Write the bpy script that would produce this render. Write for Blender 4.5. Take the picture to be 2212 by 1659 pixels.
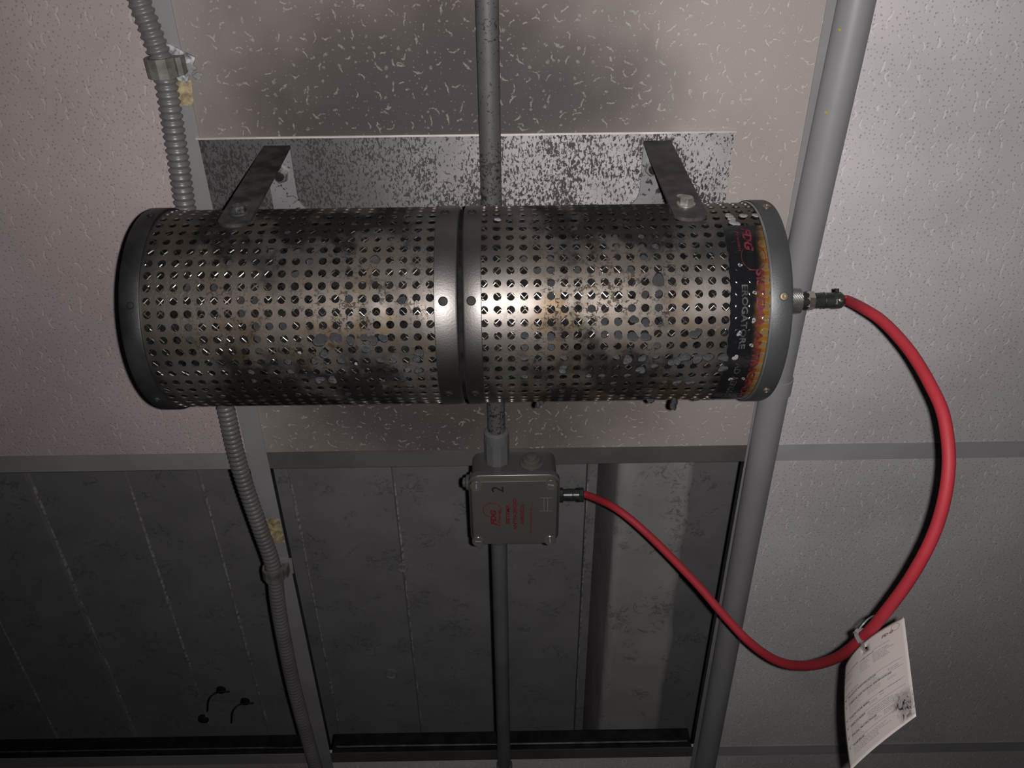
import bpy, math, random
from mathutils import Vector, Matrix
random.seed(7)
PI = math.pi
for o in list(bpy.data.objects): bpy.data.objects.remove(o)
SC = bpy.context.scene
COL = SC.collection

# ------------------------------------------------------------------ camera, light, exposure
CZ = 1.6974                    # height of the camera above the floor
H = 0.8026 + CZ                # underside of the ceiling grid
FPX = 1817.8                   # focal length in pixels of a 2212 x 1659 frame
PITCH, ROLL, YAW = 0.994674, -0.022596, 0.009629
CAM = Vector((0, 0, CZ))
Fw = Vector((math.sin(YAW)*math.cos(PITCH), math.cos(YAW)*math.cos(PITCH), math.sin(PITCH)))
R0 = Vector((math.cos(YAW), -math.sin(YAW), 0)); U0 = R0.cross(Fw)
Rt = math.cos(ROLL)*R0 + math.sin(ROLL)*U0
Up = -math.sin(ROLL)*R0 + math.cos(ROLL)*U0
cam = bpy.data.cameras.new('camera'); cam.sensor_width = 36; cam.lens = FPX*36/2212
cam.clip_start = 0.01
co = bpy.data.objects.new('camera', cam); COL.objects.link(co)
co.matrix_world = Matrix(((Rt.x, Up.x, -Fw.x, CAM.x), (Rt.y, Up.y, -Fw.y, CAM.y), (Rt.z, Up.z, -Fw.z, CAM.z), (0, 0, 0, 1)))
SC.camera = co
w = bpy.data.worlds.new('world'); SC.world = w; w.use_nodes = True
w.node_tree.nodes['Background'].inputs[0].default_value = (0.5, 0.5, 0.55, 1)
w.node_tree.nodes['Background'].inputs[1].default_value = 0.004
fl = bpy.data.lights.new('phone_flash', 'AREA'); fl.shape = 'DISK'; fl.size = 0.007; fl.energy = 4.15; fl.spread = math.radians(130)
fl.color = (1.0, 0.965, 0.955)
fo = bpy.data.objects.new('phone_flash', fl); COL.objects.link(fo)
AIM = (Fw + 0.08*Rt + 0.27*Up).normalized()      # the flash throws a little up and to the right
fo.location = CAM + 0.0125*Rt + 0.001*Up
fo.rotation_euler = AIM.to_track_quat('-Z', 'Y').to_euler()
SC.view_settings.view_transform = 'Standard'; SC.view_settings.look = 'None'
SC.view_settings.exposure = 0.0; SC.view_settings.gamma = 1.0; SC.view_settings.use_curve_mapping = False

def ray(x, y): return Fw + Rt*((x-1106)/FPX) - Up*((y-829.5)/FPX)
def atZ(x, y, dz):                               # point seen at pixel x,y at height dz above the grid underside
    r = ray(x, y); return CAM + r*((H+dz-CZ)/r.z)
def atD(x, y, d): return CAM + ray(x, y)*d

# ------------------------------------------------------------------ mesh helpers
def put(name, verts, faces, mat, root=None, parent=None, smooth=False, uv=None):
    """one mesh object; verts in world space; root = the Empty at the thing's base, parent = direct parent"""
    if root is not None: org = Vector(root.location)
    else:
        org = Vector((0, 0, 0))
        for v in verts: org += Vector(v)
        org /= len(verts)
    me = bpy.data.meshes.new(name)
    me.from_pydata([tuple(Vector(v)-org) for v in verts], [], faces); me.update()
    if smooth:
        me.polygons.foreach_set('use_smooth', [True]*len(me.polygons))
        if smooth != 'all':
            try: me.set_sharp_from_angle(angle=math.radians(35))
            except Exception: pass
    if uv is not None:
        l = me.uv_layers.new(name='UVMap')
        for lp in me.loops: l.data[lp.index].uv = uv[lp.vertex_index]
    if mat: me.materials.append(mat)
    o = bpy.data.objects.new(name, me); COL.objects.link(o)
    if root is None: o.location = org
    else: o.parent = parent or root
    return o
def thing(name, label, cat, loc, group=None):
    o = bpy.data.objects.new(name, None); COL.objects.link(o); o.location = loc; o.empty_display_size = 0.02
    o['label'] = label; o['category'] = cat
    if group: o['group'] = group
    return o
def tag(o, label, cat, group=None):
    o['label'] = label; o['category'] = cat
    if group: o['group'] = group
    return o
def struct(o): o['kind'] = 'structure'; return o
class G:
    def __init__(s): s.v = []; s.f = []
    def add(s, vs, fs):
        b = len(s.v); s.v += [Vector(v) for v in vs]; s.f += [tuple(i+b for i in f) for f in fs]; return s
    def box(s, a, b):
        x0, y0, z0 = a; x1, y1, z1 = b
        return s.add([(x0,y0,z0),(x1,y0,z0),(x1,y1,z0),(x0,y1,z0),(x0,y0,z1),(x1,y0,z1),(x1,y1,z1),(x0,y1,z1)],
                     [(3,2,1,0),(4,5,6,7),(0,1,5,4),(1,2,6,5),(2,3,7,6),(3,0,4,7)])
    def lathe(s, c, ax, prof, n=32, ref=None, ph=0.0, cap0=True, cap1=True):
        """prof: list of (t along axis, radius)"""
        ax = Vector(ax).normalized(); c = Vector(c)
        e1 = (Vector(ref) if ref else (Vector((0,0,1)) if abs(ax.z) < .9 else Vector((1,0,0))))
        e1 = (e1 - ax*e1.dot(ax)).normalized(); e2 = ax.cross(e1)
        vs = []; fs = []
        for t, r in prof:
            for k in range(n):
                a = 2*PI*k/n+ph; vs.append(c+ax*t+(e1*math.cos(a)+e2*math.sin(a))*r)
        for i in range(len(prof)-1):
            for k in range(n):
                k2 = (k+1) % n; fs.append((i*n+k, i*n+k2, (i+1)*n+k2, (i+1)*n+k))
        if cap0: fs.append(tuple(range(n-1, -1, -1)))
        if cap1: fs.append(tuple((len(prof)-1)*n+k for k in range(n)))
        return s.add(vs, fs)
    def sweep(s, pts, prof, up=(0,0,1), closed=False, cap=True):
        """sweep a 2D cross-section (list of (a,b)) or list of radii*n along pts"""
        vs = []; fs = []; m = len(pts); n = len(prof[0]) if isinstance(prof[0][0], (tuple, list)) else len(prof)
        var = isinstance(prof[0][0], (tuple, list)); e1 = None
        for i, p in enumerate(pts):
            p = Vector(p)
            t = (Vector(pts[(i+1) % m if closed else min(i+1, m-1)])-Vector(pts[(i-1) % m if closed else max(i-1, 0)])).normalized()
            if e1 is None: e1 = Vector(up)
            e1 = (e1-t*e1.dot(t)).normalized(); e2 = t.cross(e1)
            for a, b in (prof[i] if var else prof): vs.append(p+e1*a+e2*b)
        for i in range(m if closed else m-1):
            j = (i+1) % m
            for k in range(n):
                k2 = (k+1) % n; fs.append((i*n+k, i*n+k2, j*n+k2, j*n+k))
        if cap and not closed:
            fs.append(tuple(range(n-1, -1, -1))); fs.append(tuple((m-1)*n+k for k in range(n)))
        return s.add(vs, fs)
    def prism(s, poly, d):
        """poly: list of 3D points (planar), extruded by vector d"""
        n = len(poly); d = Vector(d); vs = [Vector(p) for p in poly]+[Vector(p)+d for p in poly]
        fs = [tuple(range(n)), tuple(range(2*n-1, n-1, -1))]+[(k, k+n, (k+1) % n+n, (k+1) % n) for k in range(n)]
        return s.add(vs, fs)
    def put(s, name, mat, root=None, parent=None, smooth=False): return put(name, s.v, s.f, mat, root, parent, smooth)
def circ(r, n=16): return [(r*math.cos(2*PI*k/n), r*math.sin(2*PI*k/n)) for k in range(n)]
def crom(P, step):
    """Catmull-Rom through P, resampled at equal steps"""
    P = [Vector(p) for p in P]; Q = [2*P[0]-P[1]]+P+[2*P[-1]-P[-2]]; out = []
    for i in range(1, len(Q)-2):
        a, b, c, d = Q[i-1:i+3]
        for k in range(24):
            t = k/24; out.append(.5*((2*b)+(c-a)*t+(2*a-5*b+4*c-d)*t*t+(3*b-a-3*c+d)*t**3))
    out.append(P[-1]); res = [out[0]]; acc = 0
    for a, b in zip(out, out[1:]):
        L = (b-a).length
        while L > 0 and acc+L >= step:
            f = (step-acc)/L; a = a.lerp(b, f); res.append(a.copy()); L = (b-a).length; acc = 0
        acc += L
    res.append(out[-1]); return res
def rrect(x0, x1, y0, y1, r, n=5):
    out = []
    for cx, cy, a0 in ((x1-r, y1-r, 0), (x0+r, y1-r, 90), (x0+r, y0+r, 180), (x1-r, y0+r, 270)):
        for k in range(n+1):
            a = math.radians(a0+90*k/n); out.append((cx+r*math.cos(a), cy+r*math.sin(a)))
    return out
def text2d(s, bold=0.0, shear=0.0, res=3):
    c = bpy.data.curves.new('t', 'FONT'); c.body = s; c.size = 1; c.offset = bold; c.shear = shear; c.resolution_u = res
    o = bpy.data.objects.new('t', c); COL.objects.link(o)
    dg = bpy.context.evaluated_depsgraph_get(); me = o.evaluated_get(dg).to_mesh()
    vs = [(v.co.x, v.co.y) for v in me.vertices]; fs = [tuple(p.vertices) for p in me.polygons]
    o.evaluated_get(dg).to_mesh_clear(); bpy.data.objects.remove(o); bpy.data.curves.remove(c)
    x0 = min(v[0] for v in vs); x1 = max(v[0] for v in vs); y0 = min(v[1] for v in vs); y1 = max(v[1] for v in vs)
    return [((x-x0)/(x1-x0), (y-y0)/(y1-y0)) for x, y in vs], fs      # unit box
def flat_text(g, s, p0, e1, e2, L, h, bold=0.0, shear=0.0):
    """text in the box p0 .. p0+e1*L .. +e2*h"""
    vs, fs = text2d(s, bold, shear); p0 = Vector(p0); e1 = Vector(e1); e2 = Vector(e2)
    g.add([p0+e1*(x*L)+e2*(y*h) for x, y in vs], fs)

# ------------------------------------------------------------------ materials
class NT:
    def __init__(s, name):
        s.m = bpy.data.materials.new(name); s.m.use_nodes = True; s.t = s.m.node_tree
        s.b = s.t.nodes['Principled BSDF']
    def n(s, typ, ins=None, out=0, **kw):
        nd = s.t.nodes.new('ShaderNode'+typ)
        for k, v in kw.items(): setattr(nd, k, v)
        for k, v in (ins or {}).items():
            if hasattr(v, 'is_linked') or isinstance(v, bpy.types.NodeSocket): s.t.links.new(v, nd.inputs[k])
            else: nd.inputs[k].default_value = v
        return nd.outputs[out]
    def M(s, op, a, b=None, c=None, clamp=False):
        d = {0: a}
        if b is not None: d[1] = b
        if c is not None: d[2] = c
        return s.n('Math', d, operation=op, use_clamp=clamp)
    def V(s, op, a, b=None, out=0):
        d = {0: a}
        if b is not None: d[1] = b
        return s.n('VectorMath', d, out=out, operation=op)
    def ss(s, v, a, b, lo=0.0, hi=1.0): return s.n('MapRange', {0: v, 1: a, 2: b, 3: lo, 4: hi}, interpolation_type='SMOOTHSTEP')
    def mix(s, f, a, b):
        c = lambda x: (*x, 1) if isinstance(x, tuple) and len(x) == 3 else x
        nd = s.t.nodes.new('ShaderNodeMix'); nd.data_type = 'RGBA'
        for k, v in ((0, f), (6, c(a)), (7, c(b))):
            if isinstance(v, bpy.types.NodeSocket): s.t.links.new(v, nd.inputs[k])
            else: nd.inputs[k].default_value = v
        return nd.outputs[2]
    def fmix(s, f, a, b): return s.M('ADD', s.M('MULTIPLY', f, b-a), a) if not isinstance(a, bpy.types.NodeSocket) else None
    def noise(s, v, scale, detail=3.0, rough=.55, col=False, dist=0.0):
        return s.n('TexNoise', {'Vector': v, 'Scale': scale, 'Detail': detail, 'Roughness': rough, 'Distortion': dist}, out=1 if col else 0)
    def obj(s): return s.n('TexCoord', out=3)
    def set(s, **kw):
        for k, v in kw.items():
            k = {'col': 'Base Color', 'rough': 'Roughness', 'metal': 'Metallic', 'spec': 'Specular IOR Level', 'nor': 'Normal', 'alpha': 'Alpha', 'tr': 'Transmission Weight', 'coat': 'Coat Weight'}[k]
            if isinstance(v, bpy.types.NodeSocket): s.t.links.new(v, s.b.inputs[k])
            elif isinstance(v, tuple): s.b.inputs[k].default_value = (*v, 1)
            else: s.b.inputs[k].default_value = v
        return s.m
    def bump(s, h, strength=.3, dist=.001):
        return s.n('Bump', {'Height': h, 'Strength': strength, 'Distance': dist})
def plain(name, c, rough=.5, metal=0.0, var=.12, scale=40, bumpd=0.0, bs=400, spec=.5, coat=0.0):
    t = NT(name); o = t.obj(); nz = t.noise(o, scale, 4)
    c2 = tuple(x*(1-2*var) for x in c); c1 = tuple(min(1, x*(1+var)) for x in c)
    kw = dict(col=t.mix(t.ss(nz, .3, .7), c2, c1), rough=rough, metal=metal, spec=spec, coat=coat)
    if bumpd: kw['nor'] = t.bump(t.noise(o, bs, 3), .6, bumpd)
    return t.set(**kw)
def worm(t, p, sc, L, wd, spread, base=0.0, keep=.85):
    vo = t.t.nodes.new('ShaderNodeTexVoronoi'); vo.voronoi_dimensions = '2D'; vo.inputs['Scale'].default_value = sc
    vo.inputs['Randomness'].default_value = .95; t.t.links.new(p, vo.inputs['Vector'])
    d = t.V('SUBTRACT', p, vo.outputs['Position'])
    sep = t.t.nodes.new('ShaderNodeSeparateColor'); t.t.links.new(vo.outputs['Color'], sep.inputs[0])
    ang = t.M('MULTIPLY_ADD', sep.outputs[0], spread, base-spread/2)
    d = t.n('VectorRotate', {'Vector': d, 'Angle': ang}, rotation_type='Z_AXIS')
    xy = t.t.nodes.new('ShaderNodeSeparateXYZ'); t.t.links.new(d, xy.inputs[0])
    k = t.M('MULTIPLY_ADD', sep.outputs[1], 260.0, -130.0)
    y = t.M('ADD', xy.outputs[1], t.M('MULTIPLY', k, t.M('MULTIPLY', xy.outputs[0], xy.outputs[0])))
    ln = t.M('MULTIPLY_ADD', sep.outputs[2], L*.8, L*.5)
    a = t.M('DIVIDE', xy.outputs[0], ln); b = t.M('DIVIDE', y, wd)
    r = t.M('ADD', t.M('POWER', t.M('ABSOLUTE', a), 4.0), t.M('MULTIPLY', b, b))
    return t.M('MULTIPLY', t.ss(r, .55, 1.15, 1.0, 0.0), t.M('LESS_THAN', t.M('FRACT', t.M('MULTIPLY', sep.outputs[1], 7.3)), keep))
def dots(t, p, sc, r, keep=.8):
    vo = t.t.nodes.new('ShaderNodeTexVoronoi'); vo.voronoi_dimensions = '2D'; vo.inputs['Scale'].default_value = sc
    t.t.links.new(p, vo.inputs['Vector'])
    sep = t.t.nodes.new('ShaderNodeSeparateColor'); t.t.links.new(vo.outputs['Color'], sep.inputs[0])
    rr = t.M('MULTIPLY_ADD', sep.outputs[0], r*sc*.7, r*sc*.5)
    return t.M('MULTIPLY', t.ss(t.M('DIVIDE', vo.outputs['Distance'], rr), .65, 1.1, 1.0, 0.0), t.M('LESS_THAN', sep.outputs[1], keep))
def tile_mat(name, base, sooty=False):
    t = NT(name); o = t.obj(); rnd = t.n('ObjectInfo', out=5)
    off = t.n('CombineXYZ', {0: t.M('MULTIPLY', rnd, 3.1), 1: t.M('MULTIPLY', rnd, 7.7), 2: 0.0})
    p0 = t.V('ADD', o, off)
    dj = t.V('SCALE', t.V('SUBTRACT', t.noise(p0, 260, 2, col=True), (.5, .5, .5)))
    dj.node.inputs['Scale'].default_value = .0045
    p = t.V('ADD', p0, dj)
    if sooty:
        wm = worm(t, p, 62, .0046, .00085, 3.0, 1.3)
        w2 = worm(t, t.V('ADD', p, (.31, .77, 0)), 40, .0040, .00085, 3.0, 1.0, .5)
        wm = t.M('MAXIMUM', wm, w2)
        dt = t.M('MAXIMUM', dots(t, p, 75, .0016, .6), dots(t, t.V('ADD', p, (.2, .5, 0)), 160, .0007, .6))
        mk = t.M('MULTIPLY', t.M('MAXIMUM', wm, t.M('MULTIPLY', dt, .75)), t.ss(t.noise(p0, 520, 3), .34, .56, .35, 1.0))
        s = t.V('SUBTRACT', o, (-.07, .06, 0)); s = t.V('MULTIPLY', s, (1.05, .75, 0))
        nz = t.noise(o, 7, 3)
        d = t.M('ADD', t.V('LENGTH', s, out=1), t.M('MULTIPLY_ADD', nz, .16, -.08))
        f = t.ss(d, .13, .38, 1.0, 0.0)
        c = t.mix(f, base, (.062, .052, .047))
        s2 = t.V('MULTIPLY', t.V('SUBTRACT', o, (-.02, -.125, 0)), (.62, 1.6, 0))
        f2 = t.ss(t.M('ADD', t.V('LENGTH', s2, out=1), t.M('MULTIPLY_ADD', nz, .1, -.05)), .02, .16, .75, 0.0)
        c = t.mix(f2, c, (.055, .052, .050))
        fine = t.noise(p0, 900, 2)
        c = t.mix(t.ss(fine, .62, .8, 0, .25), c, (.05, .045, .04))
        c = t.mix(mk, c, t.V('ADD', c, (.125, .120, .114)))
        h = t.M('MULTIPLY', mk, -1.0)
    else:
        wm = worm(t, p, 48, .0060, .0012, .9, 1.57)
        w2 = worm(t, t.V('ADD', p, (.31, .77, 0)), 66, .0032, .0010, 1.2, 1.57, .6)
        mk = t.M('MAXIMUM', wm, t.M('MULTIPLY', w2, .7))
        dk = dots(t, p0, 205, .00085, .75)
        nz = t.noise(p0, 5, 4)
        c = t.mix(t.ss(nz, .3, .7), tuple(x*.88 for x in base), tuple(x*1.06 for x in base))
        c = t.mix(t.M('MULTIPLY', dk, .34), c, (.08, .07, .07))
        c = t.mix(t.M('MULTIPLY', mk, .42), c, tuple(min(1, x*1.45) for x in base))
        h = t.M('SUBTRACT', t.M('MULTIPLY', mk, -1.0), t.M('MULTIPLY', dk, .6))
    return t.set(col=c, rough=.9, spec=.2, nor=t.bump(h, .5, .0012))
def speck_mat(name, base, dark, metal, rough, amt=.5, sc=420, left=0.0, stretch=(1, 1, 1)):
    """metal sheet with flaking soot specks"""
    t = NT(name); o = t.obj(); p = t.V('MULTIPLY', o, stretch)
    n1 = t.noise(p, sc, 4, .65, dist=.6); n2 = t.noise(o, 14, 4, .6); n3 = t.noise(p, sc*.3, 5, .7)
    a = t.M('ADD', n1, t.M('MULTIPLY_ADD', n2, .55, -.27))
    k = t.ss(a, .60-.12*amt, .66-.12*amt)
    b = t.M('ADD', n3, t.M('MULTIPLY_ADD', n2, .5, -.25)); k2 = t.ss(b, .66, .70)
    k = t.M('MAXIMUM', k, k2)
    c = t.mix(t.ss(t.noise(o, 25, 5), .3, .7), tuple(x*.8 for x in base), base)
    if left:
        x = t.t.nodes.new('ShaderNodeSeparateXYZ'); t.t.links.new(o, x.inputs[0])
        f = t.ss(t.M('ADD', x.outputs[0], t.M('MULTIPLY_ADD', n2, .12, -.06)), -.16, .10, left, 0.0)
        c = t.mix(f, c, (.06, .06, .06))
    c = t.mix(k, c, dark)
    return t.set(col=c, metal=metal, rough=rough, nor=t.bump(t.M('MULTIPLY', k, 1.0), .6, .0004))
def steel_mat(name, sootx, amount, w0, w1):
    """burnt stainless sheet of the perforated tubes; sootx = local x of the sooty zone"""
    t = NT(name); o = t.obj(); xyz = t.t.nodes.new('ShaderNodeSeparateXYZ'); t.t.links.new(o, xyz.inputs[0])
    n1 = t.noise(o, 13, 5, .6); n2 = t.noise(o, 24, 4, .58); n3 = t.noise(o, 330, 4, .7, dist=.8); n4 = t.noise(o, 90, 4, .6)
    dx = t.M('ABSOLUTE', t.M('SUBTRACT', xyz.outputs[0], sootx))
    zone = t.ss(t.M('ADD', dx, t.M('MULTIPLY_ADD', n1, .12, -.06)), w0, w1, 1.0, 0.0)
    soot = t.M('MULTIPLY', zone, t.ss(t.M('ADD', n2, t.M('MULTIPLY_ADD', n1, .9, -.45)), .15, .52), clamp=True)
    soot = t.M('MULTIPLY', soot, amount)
    # soot is thinner and the brown tint stronger along the strip facing the camera
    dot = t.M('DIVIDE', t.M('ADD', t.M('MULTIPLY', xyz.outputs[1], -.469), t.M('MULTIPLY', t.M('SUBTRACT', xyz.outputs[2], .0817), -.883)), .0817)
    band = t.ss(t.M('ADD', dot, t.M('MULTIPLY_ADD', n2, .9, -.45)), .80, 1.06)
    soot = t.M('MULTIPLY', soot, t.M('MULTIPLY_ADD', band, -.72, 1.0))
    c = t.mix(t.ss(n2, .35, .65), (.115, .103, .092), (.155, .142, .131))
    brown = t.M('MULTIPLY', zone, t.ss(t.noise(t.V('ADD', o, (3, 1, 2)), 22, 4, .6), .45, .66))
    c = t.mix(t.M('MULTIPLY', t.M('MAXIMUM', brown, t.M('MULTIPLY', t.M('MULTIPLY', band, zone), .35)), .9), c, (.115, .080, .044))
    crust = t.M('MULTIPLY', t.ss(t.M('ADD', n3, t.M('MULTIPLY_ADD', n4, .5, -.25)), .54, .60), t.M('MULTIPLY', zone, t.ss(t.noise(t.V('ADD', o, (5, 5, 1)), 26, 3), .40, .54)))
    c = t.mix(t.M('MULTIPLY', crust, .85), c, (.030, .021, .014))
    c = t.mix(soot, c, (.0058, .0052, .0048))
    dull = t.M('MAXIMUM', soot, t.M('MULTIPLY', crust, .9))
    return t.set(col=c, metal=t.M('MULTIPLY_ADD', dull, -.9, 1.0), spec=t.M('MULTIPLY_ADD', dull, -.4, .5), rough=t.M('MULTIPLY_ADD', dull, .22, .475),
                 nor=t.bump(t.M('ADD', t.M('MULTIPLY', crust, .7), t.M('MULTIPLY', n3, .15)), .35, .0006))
def concrete_mat(name, base, pit=1.0):
    t = NT(name); o = t.obj(); rnd = t.n('ObjectInfo', out=5)
    p = t.V('ADD', o, t.n('CombineXYZ', {0: t.M('MULTIPLY', rnd, 9.0), 1: t.M('MULTIPLY', rnd, 4.0), 2: 0.0}))
    n1 = t.noise(p, 9, 4); n2 = t.noise(p, 40, 6, .7, dist=1.2); n3 = t.noise(p, 16, 3)
    rg = t.M('MULTIPLY', t.ss(n3, .50, .66), t.ss(t.noise(p, 70, 6, .75, dist=.8), .52, .66))
    c = t.mix(t.ss(n1, .3, .7), tuple(x*.82 for x in base), base)
    c = t.mix(t.M('MULTIPLY', rg, .6), c, tuple(min(1, x*1.5) for x in base))
    h = t.M('ADD', t.M('MULTIPLY', rg, pit), t.M('MULTIPLY', n2, .12*pit))
    return t.set(col=c, rough=.92, spec=.2, nor=t.bump(h, .8, .0035))
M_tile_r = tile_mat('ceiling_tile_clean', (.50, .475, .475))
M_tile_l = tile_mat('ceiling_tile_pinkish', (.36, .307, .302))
M_tile_s = tile_mat('ceiling_tile_sooted', (.30, .268, .252), True)
M_bar2 = plain('grey_cross_bar_paint', (.215, .205, .20), .5, 0, .06, 9)
M_bar3 = plain('dark_cross_bar_paint', (.085, .077, .072), .5, 0, .15, 7)
M_bar4 = plain('pale_cross_bar_paint', (.33, .32, .33), .5, 0, .06, 9)
M_bar = plain('white_grid_paint', (.215, .207, .21), .45, 0, .05, 12)
M_web = plain('black_grid_web', (.012, .012, .013), .42, 0, .3, 60)
M_ridge = plain('grid_web_ridge', (.55, .55, .58), .2, 1.0, .2, 60)
M_conc = concrete_mat('board_marked_concrete', (.25, .247, .245), .5)
M_fin = plain('lime_streak', (.33, .325, .32), .9, 0, .3, 120)
M_beam = concrete_mat('rough_concrete_beam', (.31, .292, .288), .7)
M_sheet = speck_mat('galvanised_sheet', (.35, .333, .33), (.035, .032, .03), .15, .5, .72, 430, .93, (1, .55, 1))
M_hem = plain('bright_hem', (.85, .78, .75), .3, .6, .05)
M_frame = speck_mat('bracket_frame', (.20, .20, .20), (.02, .02, .02), .2, .5, .1, 160)
M_strap = plain('sooty_strap', (.036, .034, .032), .6, .3, .45, 55, .0004, 500)
M_strap2 = plain('dull_strap', (.046, .041, .038), .6, .4, .25, 60, .0003, 500)
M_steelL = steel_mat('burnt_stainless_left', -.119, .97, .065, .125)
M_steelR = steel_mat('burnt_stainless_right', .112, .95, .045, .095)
M_collar = plain('brushed_collar', (.140, .132, .127), .46, 1.0, .06, 25, .00015, 700)
M_capR = plain('grey_end_cap', (.062, .064, .066), .5, .5, .06, 25, .0002, 900)
M_capL = plain('dark_end_cap', (.036, .036, .036), .5, .6, .25, 30, .0002, 700)  # darker tone for the left cap and its screws
M_capedge = plain('cap_rim', (.42, .42, .42), .35, .9, .05)
def mesh_mat():
    t = NT('inner_mesh_steel'); o = t.obj(); n = t.ss(t.noise(o, 26, 4, .6), .40, .62)
    return t.set(col=t.mix(n, (.02, .019, .018), (.44, .41, .37)), metal=1.0, rough=.42)
M_mesh = mesh_mat()
M_core = plain('charred_core', (.006, .0055, .0058), .8, 0, .4, 60, spec=.1)
M_dark = plain('dark_screw', (.014, .013, .012), .6, 0, .2, 100, spec=.15)
M_brass = plain('dull_screw', (.30, .25, .20), .4, .9, .2, 100)
M_zinc = plain('zinc_bolt', (.46, .45, .43), .35, .9, .2, 200)
M_crust = plain('grey_residue', (.040, .042, .046), .32, .1, .5, 300, .0006, 900)
M_crustd = plain('black_residue', (.03, .03, .032), .4, .0, .4, 300, .0006, 900)
M_white = plain('white_residue', (.27, .265, .26), .5, 0, .5, 400, .0006, 900)
M_plug = plain('black_plug', (.030, .033, .031), .33, .3, .2, 100)
M_nickel = plain('nickel_nut', (.55, .53, .48), .28, 1.0, .1, 100)
M_knurl = plain('knurled_ring', (.35, .345, .33), .35, .9, .1, 200)
M_flex = plain('grey_flexible_conduit', (.125, .119, .119), .38, 0, .08, 20)
M_clip = plain('grey_clip', (.125, .12, .105), .45, 0, .2, 80)
M_pvc = plain('grey_pvc_pipe', (.215, .21, .223), .45, 0, .03, 8)
M_cond = speck_mat('grey_conduit_sooted', (.074, .069, .066), (.011, .016, .015), 0, .55, .42, 300)
M_cond2 = plain('grey_conduit', (.098, .097, .098), .5, 0, .06, 15)
M_box = plain('grey_green_box', (.058, .057, .050), .3, 0, .05, 12)
M_lid = plain('grey_green_lid', (.070, .068, .059), .26, 0, .05, 12)
M_screwcap = plain('lid_screw_plastic', (.085, .082, .072), .22, 0, .05, 12)
M_redink = plain('red_print', (.13, .009, .016), .5, 0, .1, 100)
M_blkink = plain('black_marker', (.012, .012, .014), .5, 0, .1, 100)
M_red = plain('red_cable_sheath', (.31, .0215, .032), .6, 0, .05, 15, spec=.3)
M_tie = NT('clear_cable_tie').set(col=(.26, .25, .25), rough=.4, tr=.3)
M_tape = plain('yellowed_tape', (.36, .29, .17), .6, 0, .3, 120)
M_plast = plain('white_adhesive', (.40, .39, .40), .6, 0, .4, 160, .0012, 400)
M_yellow = plain('yellow_paint_spot', (.42, .34, .06), .6)
M_wire = plain('black_wire', (.012, .012, .012), .6)
M_grey_ink = plain('faded_grey_print', (.045, .042, .044), .5, 0, .4, 200, spec=.2)
M_pink_ink = plain('faded_red_print', (.085, .012, .017), .5, 0, .35, 200, spec=.2)
M_tagink = plain('tag_print', (.07, .062, .065), .7)
M_tagink2 = plain('tag_fine_print', (.27, .245, .24), .7)
M_tagred = plain('tag_logo_ink', (.16, .11, .12), .7)

# ------------------------------------------------------------------ setting: suspended ceiling, slab, beam
XL, D1, W2, BAY = -.28947, .61430, .024, .6      # right edge of the left main runner, near edge of the cross bar
cols = [XL-W2/2+BAY*i for i in range(-2, 4)]     # runner centre lines
rows = [D1+W2/2+BAY*j for j in range(-2, 4)]
ceil = bpy.data.objects.new('ceiling', None); COL.objects.link(ceil); ceil.location = (0, .6, H); struct(ceil)
ceil['label'] = 'suspended ceiling of white fissured tiles in a metal grid'
tmesh = {}
for i in range(5):
    for j in range(5):
        if j == 2 and i in (1, 2): continue         # two tiles are missing beyond the junction box bar
        x0, x1, y0, y1 = cols[i]+.003, cols[i+1]-.003, rows[j]+.003, rows[j+1]-.003
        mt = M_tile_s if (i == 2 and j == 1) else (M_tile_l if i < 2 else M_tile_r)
        if mt.name not in tmesh:
            g = G().box((-.297, -.297, .0012), (.297, .297, .0162))
            me = bpy.data.meshes.new('ceiling_tile'); me.from_pydata([tuple(v) for v in g.v], [], g.f); me.materials.append(mt); tmesh[mt.name] = me
        o = bpy.data.objects.new('ceiling_tile', tmesh[mt.name]); COL.objects.link(o); o.parent = ceil
        o.location = Vector(((x0+x1)/2, (y0+y1)/2, H))-ceil.location
def tbar(p0, p1, mt=None):
    """inverted T: flange with its underside at H, dark web above"""
    p0 = Vector(p0); p1 = Vector(p1); d = (p1-p0).normalized(); n = Vector((-d.y, d.x, 0))
    hw = W2/2; q = [p0-n*hw, p1-n*hw, p1+n*hw, p0+n*hw]
    o = G().prism(q, (0, 0, .001)).put('grid_bar', mt or M_bar, ceil)
    z = Vector((0, 0, .001)); t = .0012
    G().prism([p0-n*t+z, p1-n*t+z, p1+n*t+z, p0+n*t+z], (0, 0, .041)).put('web', M_web, ceil, o)
    return o
for c in cols:
    tbar((c, rows[0], H), (c, rows[-1], H))
for r in rows:
    for a, b in zip(cols, cols[1:]):
        o = tbar((a+W2/2, r, H), (b-W2/2, r, H), M_bar3 if a == cols[2] else (M_bar2 if a < cols[2] else M_bar4))  # cross bars darker in the centre column, paler to the right
        if r == rows[3]:
            g = G().sweep([(a+.018, r-.004, H+.016), (b-.018, r-.004, H+.016)], circ(.0022, 8)); g.put('bead', M_ridge, ceil, o, True)
ZS = .38                                           # slab underside above the grid
Y00, Y11 = rows[0], rows[-1]
js = sorted([atZ(px, py, ZS).x for px, py in ((60, 1030), (275, 1035), (428, 1025), (625, 1030), (850, 1030), (1060, 1030))])
stp = .175
while js[0] > cols[0]+stp: js.insert(0, js[0]-stp)
while js[-1] < cols[-1]-stp: js.append(js[-1]+stp)
slab = bpy.data.objects.new('ceiling.001', None); COL.objects.link(slab); slab.location = (0, .9, H+ZS); struct(slab)
slab['label'] = 'board-marked concrete slab above the open ceiling bays'
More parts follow.
